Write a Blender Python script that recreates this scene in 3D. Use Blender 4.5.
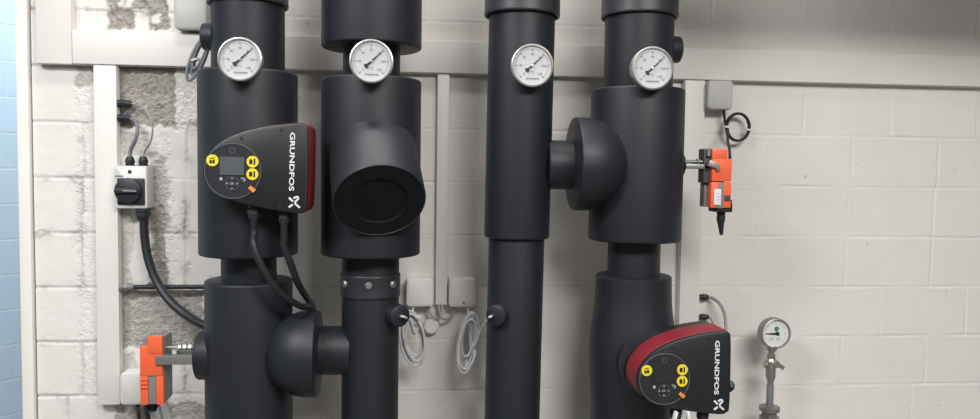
import bpy, bmesh, math, random
import numpy as np
from mathutils import Vector, Matrix

random.seed(7)
for o in list(bpy.data.objects):
    bpy.data.objects.remove(o)
S = bpy.context.scene
COL = S.collection

# ---------------------------------------------------------------- camera
F, D, EYE = 750.0, 2.10, 1.50
YAW, PITCH, ROLL = 0.0945, 0.0522, 0.0134
cam_data = bpy.data.cameras.new('camera')
cam_data.sensor_width = 36.0
cam_data.lens = 36.0 * F / 980.0
cam_data.clip_start = 0.05
cam = bpy.data.objects.new('camera', cam_data)
COL.objects.link(cam)
CAMROT = (Matrix.Rotation(-YAW, 3, 'Z') @ Matrix.Rotation(math.pi / 2 - PITCH, 3, 'X') @ Matrix.Rotation(ROLL, 3, 'Z'))
cam.matrix_world = Matrix.Translation((0, -D, EYE)) @ CAMROT.to_4x4()
S.camera = cam

# ---------------------------------------------------------------- world, lamps, exposure
S.view_settings.view_transform = 'Standard'
S.view_settings.look = 'None'
S.view_settings.gamma = 1.0
S.view_settings.use_curve_mapping = False
S.view_settings.exposure = 0.0
world = bpy.data.worlds.new('world')
S.world = world
world.use_nodes = True
wb = world.node_tree.nodes['Background']
wb.inputs['Color'].default_value = (1.0, 0.97, 0.94, 1)
wb.inputs['Strength'].default_value = 0.15


def area(name, loc, size, size_y, power, color=(1, 0.98, 0.955), rot=(0, 0, 0)):
    l = bpy.data.lights.new(name, 'AREA')
    l.shape = 'RECTANGLE'
    l.size, l.size_y = size, size_y
    l.energy = power
    l.color = color
    o = bpy.data.objects.new(name, l)
    o.location = loc
    o.rotation_euler = rot
    COL.objects.link(o)
    return o


area('ceiling_tube_near_doorway', (-1.35, -1.8, 2.80), 1.2, 0.3, 70, (0.985, 0.99, 1.0))
area('added_lamp_over_pipes', (-0.15, -0.55, 2.82), 1.2, 0.2, 18)  # extra lamp, added to bring out the highlight on the stub
area('ceiling_tube_over_room', (1.0, -2.6, 2.80), 1.5, 1.0, 118)
area('passage_lamp', (-0.85, 0.95, 2.75), 0.8, 0.4, 27, (0.96, 0.98, 1.0))


# ---------------------------------------------------------------- helpers
def P(px, py, depth=0.0):
    """point seen at photo position px,py that lies `depth` metres in front of the wall plane"""
    d = CAMROT @ Vector(((px - 490) / F, -(py - 209.5) / F, -1))
    t = (D - depth) / d.y
    return Vector((0, -D, EYE)) + d * t


def PX(px, py, depth=0.0):
    return P(px, py, depth).x


def PZ(px, py, depth=0.0):
    return P(px, py, depth).z


def K(px, py, depth):
    return (PX(px + 20, py, depth) - PX(px - 20, py, depth)) / 40.0


def lin(c):
    r = []
    for v in c:
        v /= 255.0
        r.append(v / 12.92 if v <= 0.04045 else ((v + 0.055) / 1.055) ** 2.4)
    return (*r, 1.0)


def mat(name, rgb, rough=0.5, metal=0.0, var=0.06, scale=30.0, bump=0.0, bscale=200.0, spec=0.5):
    m = bpy.data.materials.new(name)
    m.use_nodes = True
    nt = m.node_tree
    b = nt.nodes['Principled BSDF']
    b.inputs['Roughness'].default_value = rough
    b.inputs['Metallic'].default_value = metal
    b.inputs['Specular IOR Level'].default_value = spec
    tc = nt.nodes.new('ShaderNodeTexCoord')
    n = nt.nodes.new('ShaderNodeTexNoise')
    n.inputs['Scale'].default_value = scale
    n.inputs['Detail'].default_value = 4
    nt.links.new(tc.outputs['Object'], n.inputs['Vector'])
    mx = nt.nodes.new('ShaderNodeMix')
    mx.data_type = 'RGBA'
    c = lin(rgb)
    mx.inputs['A'].default_value = (*[v * (1 - var) for v in c[:3]], 1)
    mx.inputs['B'].default_value = (*[min(1, v * (1 + var)) for v in c[:3]], 1)
    nt.links.new(n.outputs['Fac'], mx.inputs['Factor'])
    nt.links.new(mx.outputs['Result'], b.inputs['Base Color'])
    if bump > 0:
        n2 = nt.nodes.new('ShaderNodeTexNoise')
        n2.inputs['Scale'].default_value = bscale
        n2.inputs['Detail'].default_value = 3
        nt.links.new(tc.outputs['Object'], n2.inputs['Vector'])
        bp = nt.nodes.new('ShaderNodeBump')
        bp.inputs['Strength'].default_value = bump
        bp.inputs['Distance'].default_value = 0.002
        nt.links.new(n2.outputs['Fac'], bp.inputs['Height'])
        nt.links.new(bp.outputs['Normal'], b.inputs['Normal'])
    return m


M = {
    'foam': mat('black_rubber_foam', (25, 29, 36), 0.50, var=0.12, scale=8, bump=0.15, bscale=350, spec=0.5),
    'foam_shaded': mat('black_rubber_shaded_cut_face', (22, 24, 28), 0.8, var=0.1, spec=0.2),  # stub's cut face, its shade put into a darker, duller foam
    'rubber': mat('black_clamp_rubber', (40, 43, 48), 0.45, var=0.08),
    'plastic': mat('black_plastic', (27, 29, 33), 0.42, var=0.06),
    'fin': mat('dark_cast_motor_fins', (44, 46, 50), 0.3, var=0.08),
    'panel': mat('charcoal_panel_plastic', (34, 36, 40), 0.45, var=0.05),
    'ring': mat('grey_ring_plastic', (84, 86, 90), 0.4),
    'screen': mat('grey_screen', (82, 85, 88), 0.3, var=0.03),
    'icon': mat('pale_icon_print', (165, 167, 170), 0.5),
    'white_print': mat('white_print', (214, 214, 214), 0.5, var=0.02),
    'red': mat('dark_red_plastic', (122, 28, 40), 0.45, var=0.06),
    'yellow': mat('yellow_sticker', (222, 202, 46), 0.5, var=0.04),
    'black_print': mat('black_print', (18, 18, 20), 0.6),
    'orange': mat('orange_plastic', (228, 98, 60), 0.42, var=0.05),
    'orange_tag': mat('orange_tag', (222, 136, 60), 0.5),
    'trunk': mat('white_trunking_plastic', (226, 221, 217), 0.45, var=0.02, scale=6),
    'trim': mat('cream_door_frame_paint', (236, 232, 224), 0.5, var=0.02, scale=5),
    'grey_box': mat('grey_box_plastic', (186, 186, 183), 0.5, var=0.03, scale=10),
    'white_box': mat('white_box_plastic', (222, 219, 215), 0.5, var=0.03, scale=10),
    'switch': mat('pale_grey_enclosure', (205, 205, 203), 0.45, var=0.03),
    'grey_plastic': mat('grey_plastic', (118, 120, 121), 0.45, var=0.05),
    'dark_grey': mat('dark_grey_plastic', (62, 64, 67), 0.5, var=0.05),
    'steel': mat('brushed_steel', (196, 194, 190), 0.34, metal=0.85, var=0.08, scale=60),
    'bright_steel': mat('bright_steel', (205, 203, 198), 0.25, metal=0.9, var=0.08),
    'galv': mat('galvanised_steel', (150, 150, 148), 0.42, metal=0.7, var=0.15, scale=90),
    'brass': mat('nickel_plated_brass', (188, 180, 168), 0.28, metal=0.9, var=0.1),
    'dial': mat('white_dial', (190, 191, 194), 0.45, var=0.02),
    'ink': mat('grey_dial_ink', (112, 114, 117), 0.6),
    'needle': mat('black_needle', (26, 27, 30), 0.5),
    'green': mat('green_dial_mark', (24, 140, 96), 0.5),
    'cable_black': mat('black_cable_sheath', (29, 31, 35), 0.5, var=0.1),
    'cable_grey': mat('grey_cable_sheath', (150, 152, 152), 0.5, var=0.08),
    'cable_slate': mat('slate_cable_sheath', (118, 122, 128), 0.5, var=0.1),
    'cable_white': mat('pale_cable_sheath', (196, 196, 199), 0.5, var=0.06),
    'gland': mat('dark_gland_plastic', (36, 39, 45), 0.5, var=0.08),
}


def make(name, bm, m, parent=None, smooth=True, angle=35):
    bmesh.ops.recalc_face_normals(bm, faces=bm.faces)
    me = bpy.data.meshes.new(name)
    bm.to_mesh(me)
    bm.free()
    if smooth:
        me.polygons.foreach_set('use_smooth', [True] * len(me.polygons))
        me.set_sharp_from_angle(angle=math.radians(angle))
    me.materials.append(M[m] if isinstance(m, str) else m)
    o = bpy.data.objects.new(name, me)
    COL.objects.link(o)
    if parent is not None:
        o.parent = parent
    return o


def tag(o, label, cat, group=None):
    o['label'] = label
    o['category'] = cat
    if group:
        o['group'] = group
    return o


def thing(name, loc, label, cat, group=None, rot_y=0.0):
    o = bpy.data.objects.new(name, None)
    o.empty_display_size = 0.05
    o.location = loc
    o.rotation_euler = (0, rot_y, 0)
    COL.objects.link(o)
    return tag(o, label, cat, group)


def struct(o):
    o['kind'] = 'structure'
    return o


def BM():
    return bmesh.new()


def box(bm, x0, x1, y0, y1, z0, z1, bev=0.0, seg=2):
    r = bmesh.ops.create_cube(bm, size=1.0)
    vs = r['verts']
    for v in vs:
        v.co = Vector(((x0 + x1) / 2 + v.co.x * (x1 - x0), (y0 + y1) / 2 + v.co.y * (y1 - y0), (z0 + z1) / 2 + v.co.z * (z1 - z0)))
    if bev > 0:
        es = list({e for v in vs for e in v.link_edges})
        bmesh.ops.bevel(bm, geom=es, offset=bev, segments=seg, affect='EDGES', profile=0.6)
    return bm


def lathe(bm, prof, mtx=None, seg=64):
    """prof: list of (radius, height); axis = local z"""
    mtx = mtx or Matrix.Identity(4)
    rings = []
    for r, h in prof:
        if r < 1e-6:
            rings.append([bm.verts.new(mtx @ Vector((0, 0, h)))])
        else:
            rings.append([bm.verts.new(mtx @ Vector((r * math.cos(2 * math.pi * i / seg), r * math.sin(2 * math.pi * i / seg), h))) for i in range(seg)])
    for a, b in zip(rings, rings[1:]):
        for i in range(seg):
            j = (i + 1) % seg
            if len(a) == 1 and len(b) == 1:
                continue
            if len(a) == 1:
                bm.faces.new((a[0], b[i], b[j]))
            elif len(b) == 1:
                bm.faces.new((a[i], a[j], b[0]))
            else:
                bm.faces.new((a[i], a[j], b[j], b[i]))
    return bm


def axis_mtx(loc, direction):
    q = Vector(direction).normalized().to_track_quat('Z', 'Y')
    return Matrix.Translation(loc) @ q.to_matrix().to_4x4()


def rod(bm, p0, p1, r, seg=20, bev=0.0):
    p0, p1 = Vector(p0), Vector(p1)
    L = (p1 - p0).length
    prof = [(0, 0), (r, 0), (r, L), (0, L)] if bev == 0 else [(0, 0), (r - bev, 0), (r, bev), (r, L - bev), (r - bev, L), (0, L)]
    return lathe(bm, prof, axis_mtx(p0, p1 - p0), seg)


FRONT = Matrix.Rotation(math.pi / 2, 4, 'X')   # lathe axis z -> -y (towards the viewer)


def inset(pts, d):
    n = len(pts)
    area2 = sum(pts[i][0] * pts[(i + 1) % n][1] - pts[(i + 1) % n][0] * pts[i][1] for i in range(n))
    sg = 1 if area2 > 0 else -1
    out = []
    for i in range(n):
        a, b, c = Vector(pts[i - 1]), Vector(pts[i]), Vector(pts[(i + 1) % n])
        e1, e2 = (b - a).normalized(), (c - b).normalized()
        n1, n2 = Vector((-e1.y, e1.x)), Vector((-e2.y, e2.x))
        m = (n1 + n2)
        if m.length < 1e-6:
            m = n1
        m.normalize()
        k = d / max(0.4, m.dot(n1))
        out.append((b.x + sg * m.x * k, b.y + sg * m.y * k))
    return out


def prism(bm, pts, y0, y1, bev=0.0):
    """outline in x,z; front face at y0 (nearer the viewer), back at y1"""
    rings = []
    if bev > 0:
        rings.append((inset(pts, bev), y0))
        rings.append((inset(pts, bev * 0.3), y0 + bev * 0.3))
        rings.append((pts, y0 + bev))
    else:
        rings.append((pts, y0))
    rings.append((pts, y1))
    vr = [[bm.verts.new((x, y, z)) for x, z in ring] for ring, y in rings]
    n = len(pts)
    bm.faces.new(vr[0])
    bm.faces.new(vr[-1])
    for a, b in zip(vr, vr[1:]):
        for i in range(n):
            bm.faces.new((a[i], a[(i + 1) % n], b[(i + 1) % n], b[i]))
    return bm


def rrect(cx, cz, w, h, r, n=5):
    pts = []
    for sx, sz, a0 in ((1, 1, 0), (-1, 1, 90), (-1, -1, 180), (1, -1, 270)):
        for i in range(n + 1):
            a = math.radians(a0 + 90 * i / n)
            pts.append((cx + sx * (w / 2 - r) + r * math.cos(a), cz + sz * (h / 2 - r) + r * math.sin(a)))
    return pts


def circ(cx, cz, r, n=40):
    return [(cx + r * math.cos(2 * math.pi * i / n), cz + r * math.sin(2 * math.pi * i / n)) for i in range(n)]


def catmull(pts, sub=8, closed=False):
    pts = [Vector(p) for p in pts]
    n = len(pts)
    out = []
    rng = range(n) if closed else range(n - 1)
    for i in rng:
        if closed:
            p0, p1, p2, p3 = pts[i - 1], pts[i], pts[(i + 1) % n], pts[(i + 2) % n]
        else:
            p0, p1, p2, p3 = pts[max(0, i - 1)], pts[i], pts[i + 1], pts[min(n - 1, i + 2)]
        for k in range(sub):
            t = k / sub
            out.append(0.5 * ((2 * p1) + (p2 - p0) * t + (2 * p0 - 5 * p1 + 4 * p2 - p3) * t * t + (3 * p1 - p0 - 3 * p2 + p3) * t ** 3))
    if not closed:
        out.append(pts[-1])
    return out


def tube(bm, pts, r, seg=10, sub=8, closed=False):
    c = catmull(pts, sub, closed)
    n = len(c)
    t0 = (c[1] - c[0]).normalized()
    nrm = t0.orthogonal().normalized()
    rings = []
    for i in range(n):
        if closed:
            t = (c[(i + 1) % n] - c[i - 1]).normalized()
        else:
            t = (c[min(n - 1, i + 1)] - c[max(0, i - 1)]).normalized()
        nrm = (nrm - t * nrm.dot(t))
        nrm = nrm.normalized() if nrm.length > 1e-6 else t.orthogonal().normalized()
        b = t.cross(nrm)
        rings.append([bm.verts.new(c[i] + (nrm * math.cos(2 * math.pi * k / seg) + b * math.sin(2 * math.pi * k / seg)) * r) for k in range(seg)])
    for i in range(n if closed else n - 1):
        a, b = rings[i], rings[(i + 1) % n]
        for k in range(seg):
            bm.faces.new((a[k], a[(k + 1) % seg], b[(k + 1) % seg], b[k]))
    if not closed:
        bm.faces.new(rings[0])
        bm.faces.new(rings[-1])
    return bm


def bar(bm, p, q, w, y0, y1):
    """a straight stroke in the x,z plane"""
    p, q = Vector(p), Vector(q)
    d = (q - p).normalized()
    n = Vector((-d.y, d.x)) * w / 2
    prism(bm, [tuple(p + n), tuple(p - n), tuple(q - n), tuple(q + n)], y0, y1)


def polyline(bm, pts, w, y0, y1):
    """a bent ribbon in the x,z plane with mitred corners"""
    pts = [Vector(p) for p in pts]
    L, R = [], []
    for i, p in enumerate(pts):
        d = ((pts[min(i + 1, len(pts) - 1)] - p).normalized() + (p - pts[max(i - 1, 0)]).normalized()).normalized()
        n = Vector((-d.y, d.x)) * w / 2
        L.append(tuple(p + n))
        R.append(tuple(p - n))
    for i in range(len(pts) - 1):
        prism(bm, [L[i], R[i], R[i + 1], L[i + 1]], y0, y1)


def text_bm(bm, body, length, height, mtx, extr=0.0004, off=0.0):
    """adds lettering to bm, fitted to length x height (height None: keep proportions), centred at the origin of mtx"""
    cu = bpy.data.curves.new('lettering', 'FONT')
    cu.body = body
    cu.extrude = 0.02
    cu.offset = off
    cu.resolution_u = 3
    o = bpy.data.objects.new('lettering', cu)
    COL.objects.link(o)
    dg = bpy.context.evaluated_depsgraph_get()
    me = bpy.data.meshes.new_from_object(o.evaluated_get(dg))
    bpy.data.objects.remove(o)
    bpy.data.curves.remove(cu)
    n0 = len(bm.verts)
    co = np.array([v.co for v in me.vertices])
    lo, hi = co.min(0), co.max(0)
    sx = length / (hi[0] - lo[0])
    sy = sx if height is None else height / (hi[1] - lo[1])
    bm.from_mesh(me)
    bpy.data.meshes.remove(me)
    bm.verts.ensure_lookup_table()
    for v in bm.verts[n0:]:
        c = v.co
        v.co = mtx @ Vector(((c.x - (lo[0] + hi[0]) / 2) * sx, (c.y - (lo[1] + hi[1]) / 2) * sy, c.z / 0.02 * extr))


def face_mtx(x, y, z, ang=0.0):
    """text upright on a surface facing the viewer (-y), turned clockwise by ang"""
    return Matrix.Translation((x, y, z)) @ Matrix.Rotation(ang, 4, 'Y') @ Matrix.Rotation(math.pi / 2, 4, 'X')


# ---------------------------------------------------------------- the room
class Noise:
    def __init__(self, seed):
        self.t = np.random.RandomState(seed).rand(256, 256)

    def __call__(self, x, z):
        xi, zi = np.floor(x).astype(int), np.floor(z).astype(int)
        fx, fz = x - xi, z - zi
        fx, fz = fx * fx * (3 - 2 * fx), fz * fz * (3 - 2 * fz)
        t = self.t
        a, b = t[xi % 256, zi % 256], t[(xi + 1) % 256, zi % 256]
        c, d = t[xi % 256, (zi + 1) % 256], t[(xi + 1) % 256, (zi + 1) % 256]
        return (a * (1 - fx) + b * fx) * (1 - fz) + (c * (1 - fx) + d * fx) * fz


N1, N2, N3 = Noise(1), Noise(2), Noise(3)


def fbm(n, x, z, s, oct=4):
    v, a, tot = 0, 1.0, 0
    for k in range(oct):
        v = v + a * (n(x * s + 17.3 * k, z * s + 5.1 * k) - 0.5)
        tot += a
        a *= 0.55
        s *= 2.03
    return v / tot


X_LEFT = PX(34, 200)       # where the plastered wall starts
X_OPEN = PX(20.5, 200)     # outer face of the door frame
COURSE = 0.1478
BLOCK = 0.2700
Z0 = PZ(850, 187)
# one known joint of each course, read at the right-hand part of the wall: (course height in the photo, joint x in the photo)
JOINTS = {1: (162, 802), 0: (212, 762), -1: (262, 846), -2: (312, 756), -3: (362, 793), -4: (410, 839), 2: (112, 852), 3: (55, 802), 4: (10, 850)}


def wall_mesh():
    fine_l = np.arange(X_LEFT, PX(212, 200), 0.0028)
    mid = np.arange(fine_l[-1] + 0.0035, 1.80, 0.0038)
    xs = np.concatenate([fine_l, mid, np.linspace(1.85, 3.2, 40)])
    zs = np.concatenate([np.linspace(0.0, 0.66, 22), np.arange(0.67, 2.10, 0.0034), np.linspace(2.11, 2.9, 26)])
    X, Z = np.meshgrid(xs, zs, indexing='ij')
    left = 1 / (1 + np.exp((X - PX(250, 200)) / 0.03))          # the roughly rendered side of the wall
    wob = fbm(N1, X, Z, 14, 3)
    wob2 = fbm(N2, X, Z, 60, 3)
    zz = (Z - Z0) / COURSE + (0.02 * left + 0.012) * wob
    ci = np.floor(zz)
    dz = np.minimum(zz - ci, 1 - (zz - ci)) * COURSE
    off = np.zeros_like(X)
    for k in np.unique(ci):
        k = int(k)
        if k in JOINTS:
            py, px = JOINTS[k]
            o = PX(px, py)
        else:
            o = 0.135 * (k % 2)
        off[ci == k] = o
    xx = (X - off) / BLOCK + (0.03 * left + 0.006) * fbm(N3, X, Z, 18, 3)
    bi = np.floor(xx)
    dx = np.minimum(xx - bi, 1 - (xx - bi)) * BLOCK
    dj = np.minimum(dz, dx)
    blk = N2.t[(bi.astype(int) * 7 + 3) % 256, (ci.astype(int) * 13 + 5) % 256] - 0.5
    groove = np.exp(-(dj / (0.0026 + 0.001 * left)) ** 2)
    bead = np.exp(-((dj - 0.006) / 0.003) ** 2)
    gk = np.clip(0.40 + 0.25 * left + 1.8 * fbm(N1, X, Z, 9, 2), 0.06, 1.0) * np.clip(1.25 - (Z - 1.45) * 0.9, 0.35, 1)
    H = -0.0030 * groove * gk * (1 + 0.3 * left) + 0.0020 * bead * (wob2 + 0.15) + 0.0009 * blk
    H += (0.0006 + 0.0008 * left) * fbm(N3, X, Z, 40, 4) - 0.001
    # crumbly mortar beside some joints of the left part
    crumb = np.clip(np.exp(-(dj / 0.014) ** 2) * left * (fbm(N2, X, Z, 22, 3) * 4 + 0.25), 0, 1)
    H += crumb * 0.007 * fbm(N1, X, Z, 130, 3)
    # pits
    pit = np.clip((fbm(N3, X + 3, Z, 55, 2) - 0.38) * 12, 0, 1)
    H -= pit * 0.0015
    # bare, broken patches where the paint never went
    R = np.zeros_like(X)
    rects = [(116, 60, 176, 128, 1.0), (108, -12, 167, 28, 1.0), (118, 292, 204, 350, 0.75), (150, 205, 166, 292, 0.9), (146, 150, 168, 228, 0.55),
             (118, 404, 206, 440, 0.7), (78, 66, 92, 86, 0.5), (118, 205, 132, 292, 0.45), (120, 130, 150, 160, 0.5), (118, 350, 136, 376, 0.5)]
    holes = [(134, 9, 148, 40), (118, -3, 132, 6), (176, 70, 205, 128), (152, 16, 158, 24)]
    nz = fbm(N1, X + 1.7, Z, 16, 4) * 0.075 + fbm(N2, X, Z, 70, 3) * 0.03

    def sd(x0, y0, x1, y1):
        a, b = P(x0, y1), P(x1, y0)
        return np.minimum(np.minimum(X - a.x, b.x - X), np.minimum(Z - a.z, b.z - Z))
    for x0, y0, x1, y1, s in rects:
        R = np.maximum(R, s * np.clip((sd(x0, y0, x1, y1) + nz * 0.6 + 0.004) / 0.006, 0, 1))
    for q in holes:
        R *= 1 - np.clip((sd(*q) + nz * 0.5 + 0.002) / 0.005, 0, 1)
    lumps = fbm(N2, X, Z, 75, 4) + 0.6 * fbm(N3, X, Z, 190, 2)
    H = H * (1 - R) + R * (-0.006 + 0.010 * lumps)
    # white lumpy render next to the patches
    rim = np.clip((sd(165, 60, 208, 132) + nz * 0.6) / 0.008, 0, 1) + np.clip((sd(118, 285, 206, 352) + nz) / 0.008, 0, 1) + np.clip((sd(78, 60, 93, 400) + nz * 0.4) / 0.006, 0, 1) * 0.5
    rim += np.clip((sd(150, 130, 175, 300) + nz * 0.6) / 0.008, 0, 1) * 0.7
    H += np.clip(rim, 0, 1) * (1 - R) * 0.006 * (fbm(N1, X, Z, 110, 3) - 0.12)
    H = np.minimum(H, 0.003)
    nx, nzn = X.shape
    co = np.stack([X, -H, Z], -1).reshape(-1, 3)
    idx = np.arange(nx * nzn).reshape(nx, nzn)
    q = np.stack([idx[:-1, :-1], idx[1:, :-1], idx[1:, 1:], idx[:-1, 1:]], -1).reshape(-1, 4)
    me = bpy.data.meshes.new('wall_back')
    me.vertices.add(len(co))
    me.vertices.foreach_set('co', co.ravel())
    me.loops.add(q.size)
    me.loops.foreach_set('vertex_index', q.ravel())
    me.polygons.add(len(q))
    me.polygons.foreach_set('loop_start', np.arange(0, q.size, 4))
    me.polygons.foreach_set('use_smooth', np.ones(len(q), bool))
    me.update(calc_edges=True)
    at = me.attributes.new('bare', 'FLOAT', 'POINT')
    at.data.foreach_set('value', R.ravel().astype(np.float32))
    at = me.attributes.new('lumpy', 'FLOAT', 'POINT')
    at.data.foreach_set('value', np.clip(0.12 + rim * 0.8 + R + crumb * 0.6, 0, 1).ravel().astype(np.float32))
    at = me.attributes.new('dirt', 'FLOAT', 'POINT')
    at.data.foreach_set('value', np.clip(pit * 0.5 * (N1(X * 9, Z * 9) > 0.6) + crumb * 0.25 + groove * gk * left * 0.25, 0, 1).ravel().astype(np.float32))
    return me


def wall_material():
    m = bpy.data.materials.new('painted_block_wall')
    m.use_nodes = True
    nt = m.node_tree
    b = nt.nodes['Principled BSDF']
    b.inputs['Roughness'].default_value = 0.62
    b.inputs['Specular IOR Level'].default_value = 0.35
    tc = nt.nodes.new('ShaderNodeTexCoord')

    def noise(scale, detail=5):
        n = nt.nodes.new('ShaderNodeTexNoise')
        n.inputs['Scale'].default_value = scale
        n.inputs['Detail'].default_value = detail
        nt.links.new(tc.outputs['Object'], n.inputs['Vector'])
        return n

    def mix(a, c, f):
        x = nt.nodes.new('ShaderNodeMix')
        x.data_type = 'RGBA'
        for sock, v in (('A', a), ('B', c)):
            if isinstance(v, tuple):
                x.inputs[sock].default_value = v
            else:
                nt.links.new(v, x.inputs[sock])
        nt.links.new(f, x.inputs['Factor'])
        return x.outputs['Result']
    paint = mix(lin((218, 214, 209)), lin((228, 224, 220)), noise(7).outputs['Fac'])
    bare = mix(lin((112, 107, 101)), lin((198, 191, 183)), noise(90, 8).outputs['Fac'])
    a1 = nt.nodes.new('ShaderNodeAttribute')
    a1.attribute_name = 'bare'
    a2 = nt.nodes.new('ShaderNodeAttribute')
    a2.attribute_name = 'dirt'
    c = mix(paint, bare, a1.outputs['Fac'])
    c = mix(c, lin((96, 92, 88)), a2.outputs['Fac'])
    nt.links.new(c, b.inputs['Base Color'])
    n = noise(170, 5)
    a3 = nt.nodes.new('ShaderNodeAttribute')
    a3.attribute_name = 'lumpy'
    bp = nt.nodes.new('ShaderNodeBump')
    nt.links.new(a3.outputs['Fac'], bp.inputs['Strength'])
    bp.inputs['Distance'].default_value = 0.006
    nt.links.new(n.outputs['Fac'], bp.inputs['Height'])
    nt.links.new(bp.outputs['Normal'], b.inputs['Normal'])
    return m


wm = wall_mesh()
wm.materials.append(wall_material())
wall_back = struct(bpy.data.objects.new('wall_back', wm))
COL.objects.link(wall_back)


def brick_material(name, c1, c2, mortar, bw, bh):
    m = bpy.data.materials.new(name)
    m.use_nodes = True
    nt = m.node_tree
    b = nt.nodes['Principled BSDF']
    b.inputs['Roughness'].default_value = 0.55
    tc = nt.nodes.new('ShaderNodeTexCoord')
    mp = nt.nodes.new('ShaderNodeMapping')
    mp.inputs['Rotation'].default_value = (math.pi / 2, 0, 0)
    nt.links.new(tc.outputs['Object'], mp.inputs['Vector'])
    br = nt.nodes.new('ShaderNodeTexBrick')
    br.inputs['Scale'].default_value = 1.0
    br.inputs['Brick Width'].default_value = bw
    br.inputs['Row Height'].default_value = bh
    br.inputs['Mortar Size'].default_value = 0.004
    br.inputs['Mortar Smooth'].default_value = 0.4
    br.inputs['Color1'].default_value = lin(c1)
    br.inputs['Color2'].default_value = lin(c2)
    br.inputs['Mortar'].default_value = lin(mortar)
    nt.links.new(mp.outputs['Vector'], br.inputs['Vector'])
    nt.links.new(br.outputs['Color'], b.inputs['Base Color'])
    bp = nt.nodes.new('ShaderNodeBump')
    bp.inputs['Strength'].default_value = 0.5
    bp.inputs['Distance'].default_value = 0.004
    bp.invert = True
    nt.links.new(br.outputs['Fac'], bp.inputs['Height'])
    nt.links.new(bp.outputs['Normal'], b.inputs['Normal'])
    return m


M['blue'] = brick_material('pale_blue_block_paint', (192, 219, 240), (196, 221, 241), (206, 228, 244), 2.9, 0.148)
M['floor'] = mat('grey_screed', (112, 110, 106), 0.7, var=0.1)
M['ceil'] = mat('white_ceiling_paint', (215, 213, 208), 0.8, var=0.02)
far = struct(make('wall_far', box(BM(), -2.2, 2.2, 0.0, 0.10, 0, 2.9), 'blue'))
far.location = (-1.70, 1.20, 0)
far.rotation_euler = (0, 0, math.radians(50))
struct(make('wall_core', box(BM(), X_LEFT, 3.2, 0.012, 0.20, 0, 2.9), 'trim'))
struct(make('trim_1', box(BM(), X_OPEN, X_LEFT - 0.004, -0.012, 0.20, 0, 2.9, 0.004), 'trim'))
struct(make('floor', box(BM(), -3.6, 3.2, -4.0, 3.00, -0.08, 0), 'floor'))
struct(make('added_shade_beam', box(BM(), 0.62, 3.2, -0.80, -0.45, 2.15, 2.9, 0.004), 'ceil'))  # unseen beam, added to shade the upper right of the wall
struct(make('ceiling', box(BM(), -3.6, 3.2, -4.0, 3.00, 2.9, 2.98), 'ceil'))


# ---------------------------------------------------------------- cable trunking
def trunking(x0, x1, z0, z1, depth, label, horizontal=False):
    t = thing('cable_trunking', ((x0 + x1) / 2, 0, z0), label, 'cable trunking', 'white cable trunking on the block wall')
    w, h = (x1 - x0) / 2, z1 - z0
    make('channel', box(BM(), -w, w, -(depth - 0.008), 0.0, 0, h, 0.0015), 'trunk', t)
    e = 0.0015
    make('lid', box(BM(), -w + (0 if horizontal else e), w, -depth, -(depth - 0.0085), (e if horizontal else 0), h - (e if horizontal else 0), 0.003), 'trunk', t)
    return t


TD = 0.026
HZ0, HZ1 = PZ(600, 77.5, TD), PZ(600, 44.5, TD)
trunking(PX(72, 50, TD), 2.6, HZ0, HZ1, TD, 'long horizontal white trunking running across behind all four black pipes', True)
trunking(PX(35, 40, TD), PX(71.6, 40, TD), PZ(50, 63.5, TD), 2.6, TD, 'wide white upright trunking beside the door frame, ending level with the horizontal run')
left_trunk = trunking(PX(94.3, 200, TD), PX(117.6, 200, TD), PZ(105, 405, TD), HZ0 - 0.001, TD, 'white upright trunking hanging below the horizontal run beside the rotary isolator switch')
trunking(PX(436, 190, 0.022), PX(448.5, 190, 0.022), PZ(442, 305, 0.022), HZ0 - 0.001, 0.022, 'narrow white upright trunking between two small boxes in the middle gap')
right_trunk = trunking(PX(682, 190, TD), PX(702.6, 190, TD), 0.35, HZ0 - 0.001, TD, 'white upright trunking just behind the pipe that carries the tilted lower pump')


def gland_bm(bm, p0, d, r, l):
    """a cable gland: collar, hexagon nut and domed cap along direction d from p0"""
    m = axis_mtx(p0, d)
    lathe(bm, [(0, 0), (r, 0), (r, l * 0.25), (r * 0.85, l * 0.27), (r * 0.85, l * 0.35)], m, 20)
    lathe(bm, [(0, l * 0.33), (r * 1.12, l * 0.33), (r * 1.12, l * 0.62), (0, l * 0.62)], m, 6)
    lathe(bm, [(r * 0.95, l * 0.6), (r * 0.9, l * 0.8), (r * 0.6, l), (0, l)], m, 20)


def child_gland(parent, px, py, depth, d, r, l):
    loc = P(px, py, depth) - parent.location
    bm = BM()
    gland_bm(bm, loc, d, r, l)
    return make('cable_gland', bm, 'gland', parent)


tx = PX(117.6, 200, TD) - left_trunk.location.x
for gy in (103.5, 118):
    g = child_gland(left_trunk, 117.5, gy, 0.014, (1, 0, 0), 0.0105, 0.036)
for gy in (297, 317):
    child_gland(right_trunk, 700, gy, 0.012, (1, 0, 0), 0.0085, 0.026)


# ---------------------------------------------------------------- junction boxes
def junction_box(x0, y0, x1, y1, m, label, dep=0.05, screw=False):
    a, b = P(x0, y1, dep), P(x1, y0, dep)
    t = thing('junction_box', ((a.x + b.x) / 2, 0, a.z), label, 'junction box', 'small square junction boxes on the wall')
    w, h = b.x - a.x, b.z - a.z
    make('box_body', prism(BM(), rrect(0, h / 2, w * 0.985, h * 0.985, 0.008), -dep * 0.62, 0.0), m, t)
    make('lid', prism(BM(), rrect(0, h / 2, w, h, 0.011), -dep, -dep * 0.6, 0.006), m, t)
    if screw:
        make('screw', lathe(BM(), [(0, 0.002), (0.003, 0.0015), (0.003, -0.002)], Matrix.Translation((w * 0.05, -dep, h * 0.17)) @ FRONT, 12), 'dark_grey', t)
    return t


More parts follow.
